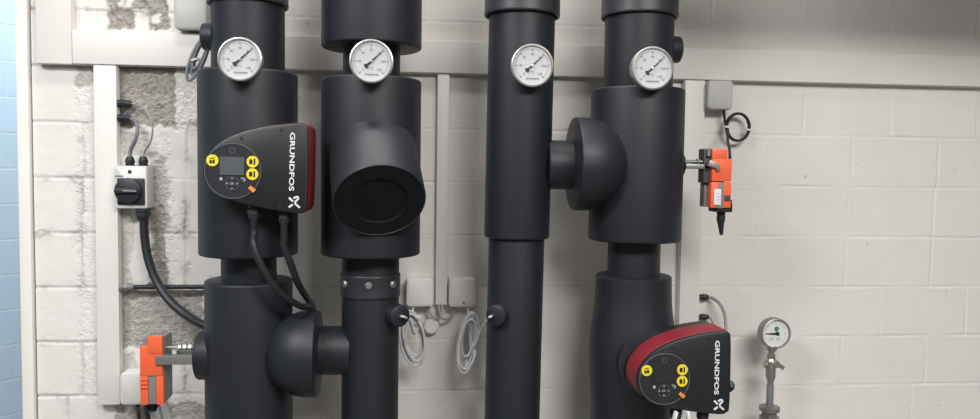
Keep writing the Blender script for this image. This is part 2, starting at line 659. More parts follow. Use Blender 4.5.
junction_box(173.5, -3, 206.5, 29, 'grey_box', 'grey junction box resting on the horizontal trunking beside the display pump pipe', 0.05)
junction_box(707.5, 80.5, 734, 109, 'grey_box', 'grey junction box under the horizontal trunking with a black cable hanging from it', 0.05)
junction_box(119.5, 373, 141, 405.5, 'white_box', 'white junction box between upright trunking and orange actuator', 0.05)
junction_box(406, 278.5, 434, 307, 'white_box', 'pale junction box in the middle gap with a plain lid, on the pump-stub pipe side', 0.045)
junction_box(448.5, 278.5, 476.5, 307.5, 'white_box', 'pale junction box in the middle gap with one dark screw dot in its lid', 0.045, True)

# ---------------------------------------------------------------- pipes
PD = 0.25


def sleeve_profile(r, z0, z1, b=0.010):
    n = 5
    p = [(0, z0)]
    for i in range(n + 1):
        a = math.pi / 2 * i / n
        p.append((r - b + b * math.sin(a), z0 + b - b * math.cos(a)))
    for i in range(n + 1):
        a = math.pi / 2 * i / n
        p.append((r - b + b * math.cos(a), z1 - b + b * math.sin(a)))
    p.append((0, z1))
    return p


class Pipe:
    def __init__(self, cx, cy, label):
        self.ax = PX(cx, cy, PD)
        self.root = thing('insulated_pipe', (self.ax, -PD, 0.35), label, 'pipe', 'black insulated pipes')
        self.cx = cx

    def loc(self, v):
        return Vector(v) - self.root.location

    def z(self, y):
        return PZ(self.cx, y, PD) - self.root.location.z

    def r(self, xl, xr, y):
        # the silhouette is tangent to the cylinder, hence slightly wider than its axis section
        return (PX(xr, y, PD) - PX(xl, y, PD)) / 2 * 0.985

    def sleeve(self, xl, xr, y0, y1, name='foam_sleeve', b=0.005, m='foam'):
        yy = min(max((y0 + y1) / 2, 0), 419)
        bm = BM()
        lathe(bm, sleeve_profile(self.r(xl, xr, yy), self.z(y1), self.z(y0), b), None, 72)
        return make(name, bm, m, self.root)

    def collar(self, xl, xr, y0, y1, screws):
        r, z0, z1 = self.r(xl, xr, max(5, (y0 + y1) / 2)), self.z(y1), self.z(y0)
        bm = BM()
        p = [(r * 0.93, z0), (r * 0.985, z0), (r * 0.993, z0 + 0.001), (r, z0 + 0.004), (r * 0.993, z0 + 0.007), (r * 0.993, z1 - 0.007), (r, z1 - 0.004), (r * 0.993, z1 - 0.001), (r * 0.985, z1), (r * 0.93, z1), (r * 0.93, z0)]
        lathe(bm, p, None, 72)
        c = make('clamp_collar', bm, 'rubber', self.root)
        for ang, fz in screws:
            a = math.radians(ang)
            d = Vector((math.sin(a), -math.cos(a), 0))
            bm = BM()
            mt = axis_mtx(d * (r - 0.004) + Vector((0, 0, z0 + (z1 - z0) * fz)), d)
            lathe(bm, [(0, 0), (0.009, 0), (0.009, 0.006), (0.006, 0.009), (0, 0.009)], mt, 14)
            make('clamp_screw', bm, 'galv', c)
        return c

    def plug(self, p, d, r, l, name='sensor_plug'):
        bm = BM()
        lathe(bm, [(0, -0.06), (r, -0.06), (r, l - 0.006), (r - 0.002, l - 0.002), (r - 0.006, l), (0, l)], axis_mtx(self.loc(p), d), 40)
        return make(name, bm, 'foam', self.root)


# first pipe: carries the display pump
p1 = Pipe(248.8, 200, 'black foam pipe behind the pump with the bright legible display, nearest the isolator switch')
p1.sleeve(212.5, 286.5, -150, 90)
p1.collar(208, 290, -40, 6.5, [(-58, 0.8), (55, 0.8)])
p1.sleeve(198.5, 298, 73, 254, b=0.006)
p1.sleeve(220.5, 276, 240, 290, b=0.004)
p1.sleeve(203.5, 290.5, 279, 560, b=0.006)
# second pipe: the big stub
p2 = Pipe(371, 200, 'black foam pipe with the fat stub bending out and down towards the room')
p2.sleeve(320, 422, -160, 49, b=0.006)
p2.sleeve(343, 401, 30, 90, b=0.004)
p2.sleeve(320, 421, 80, 254, b=0.006)
p2.sleeve(343.5, 401, 240, 560, b=0.004)
p2.collar(341.5, 402.5, 273, 295, [(-52, 0.62), (0, 0.62), (50, 0.62)])
# third pipe
p3 = Pipe(516, 210, 'slimmest black foam pipe, stepping narrower halfway, with a white lead plugged in low')
p3.root.rotation_euler.y = 0.010
p3.root.location.x -= 0.0075
p3.sleeve(487.5, 554, -150, 237.5, b=0.006)
p3.collar(482.5, 559, -40, 17, [(-50, 0.32), (48, 0.28)])
p3.sleeve(486.5, 542, 220, 560, b=0.004)
# fourth pipe
p4 = Pipe(635, 210, 'black foam pipe behind the tilted red-banded pump, with a round side sleeve high up')
p4.sleeve(603.5, 671.5, -150, 110)
p4.collar(600.5, 676.5, -40, 18.5, [(-46, 0.30)])
p4.sleeve(590.5, 682, 90, 240, b=0.006)
p4.sleeve(607.5, 659, 225, 300, b=0.004)
# lower sleeve of the fourth pipe bulges round the pump body
bm = BM()
z = p4.z
rr = [(74, 277), (74.5, 290), (76, 305), (80, 320), (84, 335), (85, 350), (84, 370), (80, 400), (79, 419), (78, 470), (78, 560)]
k4 = K(632, 350, PD)
prof = [(0, z(560))] + [(w / 2 * k4 * 0.985, z(y)) for w, y in reversed(rr)]
r0 = prof[-1][0]
prof += [(r0, z(276)), (r0 - 0.002, z(275)), (r0 - 0.006, z(274.5)), (0, z(274.5))]
lathe(bm, prof, None, 72)
make('foam_sleeve', bm, 'foam', p4.root)


def branch(pipe, cy, xr_ref, rad_px, x_end, name, e=0.0, sgn=1, m='foam', dome=0):
    """a sleeve leaving the pipe sideways and ending at photo position x_end"""
    zc = PZ(pipe.cx, cy, PD) - pipe.root.location.z
    r = rad_px * K(xr_ref, cy, PD)
    xe = PX(x_end, cy, PD) - pipe.ax
    bm = BM()
    prof = sleeve_profile(r, 0.0, abs(xe), 0.005)
    if dome:      # the inner end is rounded off against the upright sleeve
        xc = dome * K(xr_ref, cy, PD)
        prof = [(r * math.sin(t * math.pi / 24), xc - r * math.cos(t * math.pi / 24)) for t in range(12)] + [(r, xc)] + prof[-7:]
    lathe(bm, prof, axis_mtx((0, -e, zc), (sgn, 0, 0)), 72)
    make(name, bm, m, pipe.root)
    return zc, r


branch(p1, 350, 322, 42.5, 321.0, 'side_sleeve', 0.040, dome=61)
branch(p1, 351, 340, 24.5, 352, 'link_pipe')
# plug on the valve spindle side
p1.plug(P(212, 355, PD) + Vector((0.02, 0, 0)), (-1, 0, 0), 25 * K(205, 355, PD), P(212, 355, PD).x + 0.02 - PX(198.5, 355, PD), 'spindle_plug')
p1.plug(P(213, 37, PD), (-1, 0, 0), 14 * K(210, 37, PD), abs(PX(202.5, 37, PD) - PX(213, 37, PD)))
p4.plug(P(668, 49.5, PD), (1, 0, 0), 12.8 * K(672, 49, PD), abs(PX(680, 49, PD) - PX(668, 49, PD)))
branch(p4, 165, 577, 44.8, 569.5, 'side_sleeve', 0.040, -1, dome=58)
zc, r = branch(p4, 166, 560, 24, 545, 'link_pipe', 0.012, -1)
PLUG2, DIR2 = P(394, 314, PD + 0.04), Vector((0.5, -0.866, 0))
p2.plug(PLUG2, DIR2, 0.027, 0.034)
PLUG3, DIR3 = P(497, 314, PD + 0.045), Vector((-0.5, -0.866, 0))
p3.plug(PLUG3, DIR3, 0.027, 0.030)
# spindle boss on the far side of the fourth pipe
p4.plug(P(676, 165, PD), (1, 0, 0), 0.03, 0.018, 'spindle_plug')

# the fat stub of the second pipe
tilt = math.radians(38)
k2 = K(371, 160, PD)
zs = PZ(371, 139, PD) - p2.root.location.z
dirv = Vector((0.13, -math.cos(tilt), -math.sin(tilt))).normalized()
L = 98 * k2
rs = 42.8 * k2
bm = BM()
lathe(bm, [(0, 0), (rs, 0), (rs, L - 0.004), (rs - 0.002, L), (rs - 0.004, L + 0.0005), (rs - 0.005, L - 0.002)], axis_mtx((0, 0, zs), dirv), 72)
stub = make('stub_sleeve', bm, 'foam', p2.root)
bm = BM()
lathe(bm, [(rs - 0.003, L - 0.001), (rs * 0.62, L - 0.001), (rs * 0.60, L - 0.005), (0, L - 0.005)], axis_mtx((0, 0, zs), dirv), 72)
make('stub_end', bm, 'foam_shaded', stub)


# ---------------------------------------------------------------- dial thermometers
def thermometer(px, py, rpx, r_pipe, label, depth):
    c = P(px, py, depth)
    R = rpx * K(px, py, depth)
    t = thing('dial_thermometer', c, label, 'thermometer', 'round dial thermometers on the pipes')
    bm = BM()
    back = PD + r_pipe - depth - 0.015
    lathe(bm, [(0, back), (R * 0.22, back), (R * 0.22, -0.030), (R * 0.9, -0.028), (R * 0.98, -0.024), (R, -0.018), (R, -0.003), (R * 0.985, 0.0), (R * 0.93, 0.001), (R * 0.885, -0.003), (R * 0.885, -0.008)], FRONT, 56)
    make('case', bm, 'steel', t)
    make('dial', lathe(BM(), [(0, -0.0055), (R * 0.90, -0.0055), (R * 0.90, -0.009), (0, -0.009)], FRONT, 56), 'dial', t)
    bm = BM()
    y0, y1 = 0.0049, 0.0058
    n = 60
    for i in range(n + 1):
        a = math.radians(225 - 270 * i / n)
        big = i % 10 == 0
        r0, r1 = R * (0.66 if big else 0.74), R * 0.80
        bar(bm, (r0 * math.cos(a), r0 * math.sin(a)), (r1 * math.cos(a), r1 * math.sin(a)), R * (0.035 if big else 0.010), y0, y1)
    for i in range(7):
        a = math.radians(225 - 270 * i / 6)
        s = str(i * 20)
        text_bm(bm, s, R * 0.07 * len(s), R * 0.11, face_mtx(R * 0.53 * math.cos(a), y0 + 0.0003, R * 0.53 * math.sin(a)), 0.0002)
    text_bm(bm, '°C', R * 0.16, None, face_mtx(0.0, y0 + 0.0003, -R * 0.30), 0.0002)
    for i in range(9):     # the small line of print under the scale, too small to read
        x = R * (-0.28 + i * 0.07)
        bar(bm, (x, -R * 0.60), (x + R * 0.045, -R * 0.60), R * 0.07, y0, y1)
    make('scale_print', bm, 'ink', t, False)
    a = math.radians(43)
    d, nn = Vector((math.cos(a), math.sin(a))), Vector((-math.sin(a), math.cos(a)))
    w = R * 0.05
    pts = [d * R * 0.78, d * R * 0.0 + nn * w * 0.8, -d * R * 0.22 + nn * w * 0.9, -d * R * 0.34 + nn * w * 2.6, -d * R * 0.40, -d * R * 0.34 - nn * w * 2.6, -d * R * 0.22 - nn * w * 0.9, -nn * w * 0.8]
    make('needle', prism(BM(), [tuple(p) for p in pts], 0.0030, 0.0042), 'needle', t, False)
    make('hub', lathe(BM(), [(0, -0.0012), (R * 0.055, -0.0015), (R * 0.06, -0.005), (0, -0.005)], FRONT, 20), 'steel', t)


thermometer(239.5, 59, 22.6, p1.r(212.5, 286.5, 60), 'dial thermometer on the pipe neck above the pump with the bright display', 0.405)
thermometer(371.2, 61, 22.2, p2.r(343, 401, 60), 'dial thermometer on the short neck above the fat down-turned stub', 0.41)
thermometer(532.5, 65.3, 21.4, p3.r(487, 554, 60), 'dial thermometer on the slim stepped pipe with no pump or sleeve step behind it', 0.365)
thermometer(653, 68, 21.2, p4.r(604, 671, 60), 'dial thermometer above the pipe with the round side sleeve, next to the grey box', 0.40)


# ---------------------------------------------------------------- circulation pumps
OUT = [(66, 50.8), (42.2, 47.8), (20.4, 43.1), (1.8, 36.3), (-13.7, 27), (-24.6, 14.5), (-29.4, 3), (-28.8, -9.5), (-22.8, -19.8), (-9, -28.3), (11.1, -34.4), (42.2, -40), (66, -42.6),
       (73.0, -40.5), (76.2, -34), (76.8, 10), (76.2, 43), (73.5, 49.5)]


def pump(c, k, rot, label, colour_note, depth, rp, side_plug):
    t = thing('circulation_pump', c, label, 'pump', 'pumps with red-edged control boxes', rot)
    dense = [(v.x, v.y) for v in catmull([(x * k, z * k, 0) for x, z in OUT], 4, True)]
    make('control_box', prism(BM(), dense, 0.0, 0.012, 0.004), 'plastic', t)
    big = inset(dense, -0.6 * k)
    make('red_band', prism(BM(), big, 0.012, 0.086, 0.003), 'red', t)
    b = make('rear_housing', prism(BM(), inset(dense, 1.0 * k), 0.086, 0.130), 'plastic', t)
    cx, cz = 3 * k, 2 * k
    fr = (39 if side_plug else 35) * k
    bm = BM()
    prof = [(0, 0)]
    y = 0.110
    for i in range(5):
        prof += [(fr, -y), (fr, -(y + 0.004)), (fr - 0.018, -(y + 0.0045)), (fr - 0.018, -(y + 0.0175))]
        y += 0.018
    back = depth - PD
    prof += [(fr - 0.03, -y), (fr - 0.03, -max(back, y + 0.005)), (0, -max(back, y + 0.005))]
    prof[0] = (0, -0.110)
    lathe(bm, prof, Matrix.Translation((cx, 0, cz)) @ FRONT, 64)
    make('finned_motor', bm, 'fin', t)
    # round display panel
    pr = 28.0 * k
    pan = make('display_panel', lathe(BM(), [(0, 0.0012), (pr, 0.0012), (pr, -0.003), (0, -0.003)], Matrix.Translation((1.0 * k, 0, -1.0 * k)) @ FRONT, 64), 'panel', t)
    bm = BM()
    lathe(bm, [(pr * 0.985, 0.0005), (pr * 0.99, 0.0022), (pr * 1.02, 0.0022), (pr * 1.025, 0.0)], Matrix.Translation((1.0 * k, 0, -1.0 * k)) @ FRONT, 64)
    make('panel_ring', bm, 'ring', pan)
    make('screen', prism(BM(), rrect(0.2 * k, 4.2 * k, 24.5 * k, 18.5 * k, 0.8 * k), -0.0026, 0.0), 'panel' if side_plug else 'screen', pan)
    bm = BM()
    lathe(bm, [(2.2 * k, 0.0018), (3.0 * k, 0.0018), (3.0 * k, 0.001), (2.2 * k, 0.001)], Matrix.Translation((0.2 * k, 0, 20 * k)) @ FRONT, 24)
    make('indicator_ring', bm, 'ring', pan)
    make('panel_notch', lathe(BM(), [(0, 0.002), (2.7 * k, 0.002), (2.9 * k, 0.0)], Matrix.Translation((-25.6 * k, 0, -1 * k)) @ FRONT, 24), 'black_print', pan)
    # navigation keys
    bm = BM()
    kx, kz = 0.4 * k, -13.8 * k
    for i in range(4):
        a = i * math.pi / 2
        d, n = Vector((math.cos(a), math.sin(a))), Vector((-math.sin(a), math.cos(a)))
        o = Vector((kx, kz)) + d * 4.6 * k
        prism(bm, [tuple(o + d * 1.3 * k), tuple(o + n * 1.3 * k), tuple(o - n * 1.3 * k)], -0.0022, 0.0)
    text_bm(bm, 'OK', 4.4 * k, 2.6 * k, face_mtx(kx, -0.0018, kz), 0.0003)
    make('arrow_keys', bm, 'icon', pan, False)
    bm = BM()
    lathe(bm, [(6.6 * k, 0.0016), (7.1 * k, 0.0016), (7.1 * k, 0.001), (6.6 * k, 0.001)], Matrix.Translation((kx, 0, kz)) @ FRONT, 32)
    make('key_ring', bm, 'ring', pan)
    # home and back keys
    bm = BM()
    hx, hz = -10.6 * k, -9.4 * k
    prism(bm, [(hx - 2 * k, hz + 0.2 * k), (hx, hz + 2 * k), (hx + 2 * k, hz + 0.2 * k), (hx + 1.3 * k, hz + 0.2 * k), (hx + 1.3 * k, hz - 1.5 * k), (hx - 1.3 * k, hz - 1.5 * k), (hx - 1.3 * k, hz + 0.2 * k)], -0.0022, 0)
    make('home_key', bm, 'icon', pan, False)
    bm = BM()
    polyline(bm, [(v.x, v.y) for v in catmull([(9.2 * k, -8.2 * k, 0), (12.4 * k, -8.4 * k, 0), (13.2 * k, -10.2 * k, 0), (11.6 * k, -11.2 * k, 0)], 3)], 1.0 * k, -0.0022, 0)
    prism(bm, [(8.6 * k, -8.2 * k), (10.6 * k, -6.8 * k), (10.6 * k, -9.8 * k)], -0.0022, 0)
    make('return_key', bm, 'icon', pan, False)
    # yellow round stickers with a black mark
    for sx, sz, kind in ((-19.4, 9.2, 0), (20.7, 9.2, 1), (20.7, -3.6, 1)):
        s = make('yellow_sticker', prism(BM(), circ(sx * k, sz * k, 6.0 * k), -0.0030, 0), 'yellow', pan, False)
        bm = BM()
        if kind == 0:
            box(bm, (sx - 2.8) * k, (sx - 0.4) * k, -0.0034, -0.0026, (sz - 3) * k, (sz + 0.2) * k)
            box(bm, (sx + 0.1) * k, (sx + 2.4) * k, -0.0034, -0.0026, (sz - 3) * k, (sz + 0.8) * k)
            bar(bm, ((sx - 2.6) * k, (sz + 1.8) * k), ((sx + 2.2) * k, (sz + 2.8) * k), 0.8 * k, -0.0034, -0.0026)
        else:
            prism(bm, rrect((sx - 1.6) * k, sz * k, 3.2 * k, 5.0 * k, 0.9 * k), -0.0034, -0.0026)
            box(bm, (sx + 1.2) * k, (sx + 2.8) * k, -0.0034, -0.0026, (sz - 3) * k, (sz + 3) * k)
        make('pictogram', bm, 'black_print', s, False)
    bm = BM()
    bar(bm, (18.0 * k, -16.8 * k), (23.4 * k, -21.2 * k), 3.8 * k, -0.004, 0.0)
    make('orange_tag', bm, 'orange_tag', t, False)
    # lettering down the flat end, then the emblem
    bm = BM()
    mt = Matrix(((0, 1, 0, 60.3 * k), (0, 0, -1, -0.0004), (-1, 0, 0, 10.6 * k), (0, 0, 0, 1)))
    text_bm(bm, 'GRUNDFOS', 60.5 * k, 5.2 * k, mt, 0.0006, 0.022)
    make('lettering', bm, 'white_print', t, False)
    bm = BM()
    E = [[(58.0, -26.6), (62.0, -30.4)],
         [(62.6, -27.2), (65.4, -25.6), (67.2, -25.8), (67.4, -27.6), (64.3, -31.0), (64.6, -33.0), (69.2, -36.8)],
         [(58.0, -36.6), (62.0, -33.6)]]
    for s in E:
        polyline(bm, [(x * k, z2 * k) for x, z2 in s], 2.0 * k, -0.0012, 0.0006)
    make('emblem', bm, 'white_print', t, False)
    for sx, sz in ((49, 43), (9, 33), (9, -29.5), (49, -36)):
        make('case_screw', lathe(BM(), [(0, 0.0006), (1.6 * k, 0.0006), (1.8 * k, 0)], Matrix.Translation((sx * k, 0, sz * k)) @ FRONT, 16), 'black_print', t)
    # cable glands under the box
    for gx, gz in ((20, -35), (51, -39)):
        bm = BM()
        gland_bm(bm, (gx * k, 0.030, gz * k), (0, 0, -1), 6.6 * k, 17 * k)
        make('cable_gland', bm, 'gland', t)
    if side_plug:
        bm = BM()
        gland_bm(bm, (75.5 * k, 0.020, -13 * k), (1, 0, 0), 6.2 * k, 8.5 * k)
        make('side_plug', bm, 'plastic', t)
        for gx, gz, a in ((13, -40.5, 0.25), (27.5, -41.5, -0.1)):
            bm = BM()
            box(bm, -1.6 * k, 1.6 * k, -0.012, 0.0, -6 * k, 4 * k, 0.001)
            bmesh.ops.transform(bm, matrix=Matrix.Translation((gx * k, 0, gz * k)) @ Matrix.Rotation(a, 4, 'Y'), verts=bm.verts)
            make('white_clip', bm, 'white_print', t)
    return t


d1, d2 = 0.425, 0.475
K1, K2 = K(232, 170, d1), K(664, 383, d2)
pump1 = pump(P(232, 170, d1), K1, math.radians(1.2), 'pump with bright legible display and thin red edge, on the pipe beside the isolator switch', '', d1, 0, False)
s2 = 0.885
pump2 = pump(P(663.6, 378.2, d2), K2 * s2, math.radians(-0.5), 'pump with dim display and broad red band showing, on the pipe beside the pressure gauge', '', d2, 0, True)


def local_pt(t, v):
    return Matrix.Translation(t.location) @ Matrix.Rotation(t.rotation_euler.y, 4, 'Y') @ Vector(v)


# ---------------------------------------------------------------- cables
def cable(name, pts, r, m, label, cat='cable', group=None, seg=10):
    bm = BM()
    tube(bm, pts, r, seg)
    return tag(make(name, bm, m), label, cat, group)


g1, g2 = local_pt(pump1, (20 * K1, 0.03, -51.5 * K1)), local_pt(pump1, (51 * K1, 0.03, -55 * K1))
cable('pump_cable', [g1, g1 + Vector((0, 0.002, -0.03)), P(254, 245, 0.41), P(263, 268, 0.41), P(279, 291, 0.39), P(300, 306, 0.345), P(309, 306, 0.275), P(308, 311, 0.19), P(302, 325, 0.10), P(300, 365, 0.06)],
      0.0078, 'cable_black', 'black cable bowing down from the pump underside, the one starting nearer the display', group='black pump cables')
cable('pump_cable', [g2, g2 + Vector((0, 0.002, -0.03)), P(284, 245, 0.39), P(290, 262, 0.38), P(298, 283, 0.35), P(307, 298, 0.28), P(312, 305, 0.20), P(315, 318, 0.10), P(318, 335, 0.05), P(318, 365, 0.03)],
      0.0082, 'cable_black', 'black cable dropping steeply from the pump underside below its white lettering', group='black pump cables')

# ---------------------------------------------------------------- rotary isolator switch
sd_ = 0.050
a, b = P(114.2, 208.5, sd_), P(147, 166, sd_)
sw = thing('rotary_switch', ((a.x + b.x) / 2, 0, a.z), 'pale grey isolator switch with black rotary knob beside the upright trunking', 'switch')
w, h = b.x - a.x, b.z - a.z
make('enclosure', prism(BM(), rrect(0, h / 2, w, h, 0.004), -sd_, 0.0, 0.004), 'switch', sw)
make('knob_plate', prism(BM(), rrect(w * 0.02, h * 0.40, w * 0.82, h * 0.62, 0.003), -sd_ - 0.004, -sd_, 0.001), 'plastic', sw)
kn = make('rotary_knob', lathe(BM(), [(0, 0.012), (w * 0.35, 0.012), (w * 0.39, 0.010), (w * 0.40, 0.0)], Matrix.Translation((-w * 0.05, -sd_ - 0.002, h * 0.42)) @ FRONT, 40), 'gland', sw)
make('grip', prism(BM(), rrect(-w * 0.06, h * 0.42, w * 0.70, h * 0.11, 0.003), -sd_ - 0.022, -sd_ - 0.012, 0.002), 'gland', kn)
bm = BM()
bar(bm, (-w * 0.14, h * 0.425), (w * 0.26, h * 0.415), h * 0.02, -sd_ - 0.0228, -sd_ - 0.0218)
make('pointer_line', bm, 'icon', kn, False)
make('indicator_window', prism(BM(), rrect(-w * 0.02, h * 0.86, w * 0.1, w * 0.1, 0.001), -sd_ - 0.001, -sd_ + 0.001), 'black_print', sw, False)
bm = BM()
for i in range(4):
    bar(bm, (-w * 0.46 + i * w * 0.065, h * 0.755), (-w * 0.46 + i * w * 0.065 + w * 0.045, h * 0.755), h * 0.03, -sd_ - 0.0005, -sd_ + 0.001)
make('small_print', bm, 'dark_grey', sw, False)
for gx in (130, 143.5):
    bm = BM()
    gland_bm(bm, (PX(gx, 164, 0.034) - sw.location.x, -0.034, h - 0.001), (0, 0, 1), 0.0115, 0.026)
    make('cable_gland', bm, 'gland', sw)
bm = BM()
gland_bm(bm, (PX(143, 210, 0.04) - sw.location.x, -0.04, 0.001), (0, 0, -1), 0.0175, 0.034)
make('cable_gland', bm, 'gland', sw)

cable('thin_cable', [P(129, 103.5, 0.014), P(138, 105, 0.03), P(148, 113, 0.065), P(152.5, 127, 0.07), P(150.5, 142, 0.06), P(145.5, 150, 0.04), P(143.5, 156, 0.034)], 0.0022, 'cable_grey',
      'thin pale grey cable arching from the upright trunking to the switch', group='cables feeding the isolator switch')
cable('grey_cable', [P(129, 118, 0.014), P(135, 121, 0.025), P(137.5, 130, 0.045), P(135, 141, 0.045), P(131, 149, 0.036), P(130, 156, 0.034)], 0.0048, 'cable_slate',
      'thicker slate grey cable bending from the upright trunking to the switch', group='cables feeding the isolator switch')
cable('supply_cable', [P(144, 214, 0.04), P(144.5, 235, 0.04), P(148, 258, 0.045), P(156, 280, 0.055), P(169, 300, 0.075), P(186, 315, 0.10), P(203, 325, 0.13), P(222, 331, 0.15)], 0.0112, 'cable_black',
      'thick black cable curving from the switch underside to behind the black pipe', group='cables feeding the isolator switch')

# black conduit low behind the supply cable
cd = thing('thin_conduit', P(120, 287, 0.02), 'thin black horizontal conduit crossing the bare wall below the switch', 'conduit')
e = P(226, 287, 0.02) - cd.location
make('tube', rod(BM(), (0.0, 0, 0), (e.x, 0, 0), 0.0062, 16), 'cable_black', cd)
bm = BM()
gland_bm(bm, (0.0, 0, 0), (1, 0, 0), 0.0105, 0.036)
make('end_gland', bm, 'grey_plastic', cd)

# ---------------------------------------------------------------- valve actuators
# first one: orange face turned to the viewer, low beside the first pipe
ad = 0.30
c = P(151, 371, ad)
k = K(151, 371, ad)
ac = thing('valve_actuator', c, 'orange and grey valve actuator on the lower bracket, beside the white junction box', 'actuator', 'orange valve actuators')


def A(px, py):
    q = P(px, py, ad) - c
    return q.x, q.z


def abox(bm, x0, y0, x1, y1, d0, d1, bev=0.003):
    u0, v1 = A(x0, y0)
    u1, v0 = A(x1, y1)
    return box(bm, u0, u1, d0, d1, v0, v1, bev)


bm = BM()
abox(bm, 147.5, 336.5, 162.5, 354, -0.002, 0.014)
abox(bm, 139.3, 346.5, 162.5, 376, 0, 0.014)
make('upper_cover', bm, 'orange', ac)
bm = BM()
abox(bm, 139.6, 375.8, 148.2, 405, 0.001, 0.014)
abox(bm, 155.6, 375.8, 163.5, 405, 0.001, 0.014)
for yy in (379, 383, 387):
    abox(bm, 140.5, yy, 147.5, yy + 1.2, -0.002, 0.004, 0.0)
make('lower_cover', bm, 'orange', ac)
bm = BM()
abox(bm, 148.0, 376.5, 155.8, 404.5, 0.003, 0.014, 0.001)
make('grey_strip', bm, 'grey_plastic', ac)
bm = BM()
abox(bm, 140.5, 338.5, 163.2, 404, 0.0125, 0.070, 0.003)
abox(bm, 149, 337.5, 163, 342, 0.014, 0.06, 0.003)
make('gear_housing', bm, 'grey_plastic', ac)
bm = BM()
u0, v1 = A(156, 355.5)
xe = PX(199, 360, PD) - c.x
_, v0 = A(156, 364.5)
box(bm, u0, xe, -0.006, 0.012, v0, v1, 0.002)
box(bm, u0 + 0.03, xe, 0.05, 0.06, v0, v1, 0.002)
make('bracket', bm, 'galv', ac)
for (y0, dd) in ((349.5, 0.02), (352.5, 0.06)):
    bm = BM()
    u, v = A(162, y0)
    rod(bm, (u, dd, v), (xe, dd, v), 0.0034, 12)
    for i in range(4):
        x = u + 0.032 + i * 0.012
        lathe(bm, [(0, 0), (0.0075, 0), (0.0075, 0.006), (0, 0.006)], axis_mtx((x, dd, v), (1, 0, 0)), 6)
    make('threaded_rod', bm, 'galv', ac)
bm = BM()
gland_bm(bm, (*[A(147, 404)[0], 0.04], A(147, 404)[1]), (0, 0, -1), 0.011, 0.03)
make('cable_gland', bm, 'cable_black', ac)
cable('actuator_cable', [P(146, 405, 0.27), P(147, 414, 0.27), P(149, 424, 0.24), P(150, 445, 0.15), P(150, 480, 0.03)], 0.0058, 'cable_black', 'black cable leaving the underside of the lower orange actuator', group='cables under the lower orange actuator')
cable('actuator_cable', [P(137.5, 404, 0.03), P(138.5, 415, 0.04), P(140, 430, 0.04), P(140, 470, 0.02)], 0.0045, 'cable_black', 'black cable dropping from the white junction box beside the lower actuator', group='cables under the lower orange actuator')
cable('grey_conduit_cable', [P(157, 398, 0.16), P(159.5, 408, 0.14), P(163, 422, 0.12), P(168, 445, 0.09), P(170, 480, 0.03)], 0.0036, 'cable_grey', 'thin grey cable slanting down below the lower orange actuator', group='cables under the lower orange actuator')
cable('grey_conduit_cable', [P(164, 396, 0.16), P(167, 408, 0.14), P(171, 422, 0.12), P(175, 445, 0.09), P(176, 480, 0.03)], 0.0062, 'cable_white', 'thicker pale cable slanting down below the lower orange actuator', group='cables under the lower orange actuator')

# second one: right of the fourth pipe
bd = 0.30
c = P(720, 178, bd)
ac2 = thing('valve_actuator', c, 'orange and grey valve actuator with white sticker hanging below the black cable loop', 'actuator', 'orange valve actuators')


def A(px, py):
    q = P(px, py, bd) - c
    return q.x, q.z


def abox(bm, x0, y0, x1, y1, d0, d1, bev=0.003):
    u0, v1 = A(x0, y0)
    u1, v0 = A(x1, y1)
    return box(bm, u0, u1, d0, d1, v0, v1, bev)


bm = BM()
abox(bm, 712.5, 148.5, 727.8, 160, 0, 0.03)
abox(bm, 712.5, 158.5, 731.6, 181.5, 0, 0.03)
make('upper_cover', bm, 'orange', ac2)
bm = BM()
abox(bm, 711.4, 182, 731.0, 208, 0.001, 0.03)
make('lower_cover', bm, 'orange', ac2)
bm = BM()
abox(bm, 718.6, 182.5, 722.6, 208.3, -0.001, 0.02, 0.001)
make('grey_strip', bm, 'grey_plastic', ac2)
bm = BM()
abox(bm, 714.2, 189, 720.6, 205, -0.0022, 0.01, 0.0005)
st = make('white_sticker', bm, 'white_print', ac2)
bm = BM()
for yy in (193, 196, 199):
    abox(bm, 715.4, yy, 719.4, yy + 0.5, -0.0026, 0.0, 0.0)
make('small_print', bm, 'icon', st, False)
bm = BM()
abox(bm, 724.4, 195.2, 730.2, 201, -0.0012, 0.01, 0.001)
make('release_button', bm, 'dark_grey', ac2)
bm = BM()
abox(bm, 708.2, 183, 730, 207.5, 0.026, 0.055, 0.003)
make('lower_housing', bm, 'grey_plastic', ac2)
bm = BM()
abox(bm, 706.0, 148.5, 712.4, 183, 0.012, 0.050, 0.003)
abox(bm, 711, 149.5, 729, 183, 0.028, 0.050, 0.003)
make('gear_housing', bm, 'dark_grey', ac2)
bm = BM()
u0 = PX(681, 164, PD) - c.x
u1, v1 = A(712, 159.8)
_, v0 = A(712, 169)
box(bm, u0, u1, 0.012, 0.03, v0, v0 + (v1 - v0) * 0.5, 0.002)
box(bm, u0, u1, 0.055, 0.07, v0, v1, 0.002)
make('bracket', bm, 'galv', ac2)
bm = BM()
_, vv = A(700, 161.5)
rod(bm, (u0, 0.022, vv), (u1, 0.022, vv), 0.0036, 12)
for i in range(3):
    lathe(bm, [(0, 0), (0.008, 0), (0.008, 0.006), (0, 0.006)], axis_mtx((u0 + 0.03 + i * 0.016, 0.022, vv), (1, 0, 0)), 6)
make('threaded_rod', bm, 'galv', ac2)
bm = BM()
u, v = A(711, 158.5)
pts = [A(709, 160), A(718, 164.5), A(719, 171), A(716, 171), A(714.5, 168), A(707, 166)]
prism(bm, pts, -0.008, 0.002, 0.001)
make('hand_lever', bm, 'galv', ac2)
bm = BM()
u, v = A(709.8, 150.3)
rod(bm, (u, 0.006, v - 0.014), (u, 0.006, v + 0.002), 0.005, 14)
make('position_stop', bm, 'galv', ac2)
bm = BM()
abox(bm, 717.5, 203.5, 733.6, 212.5, 0.006, 0.06, 0.003)
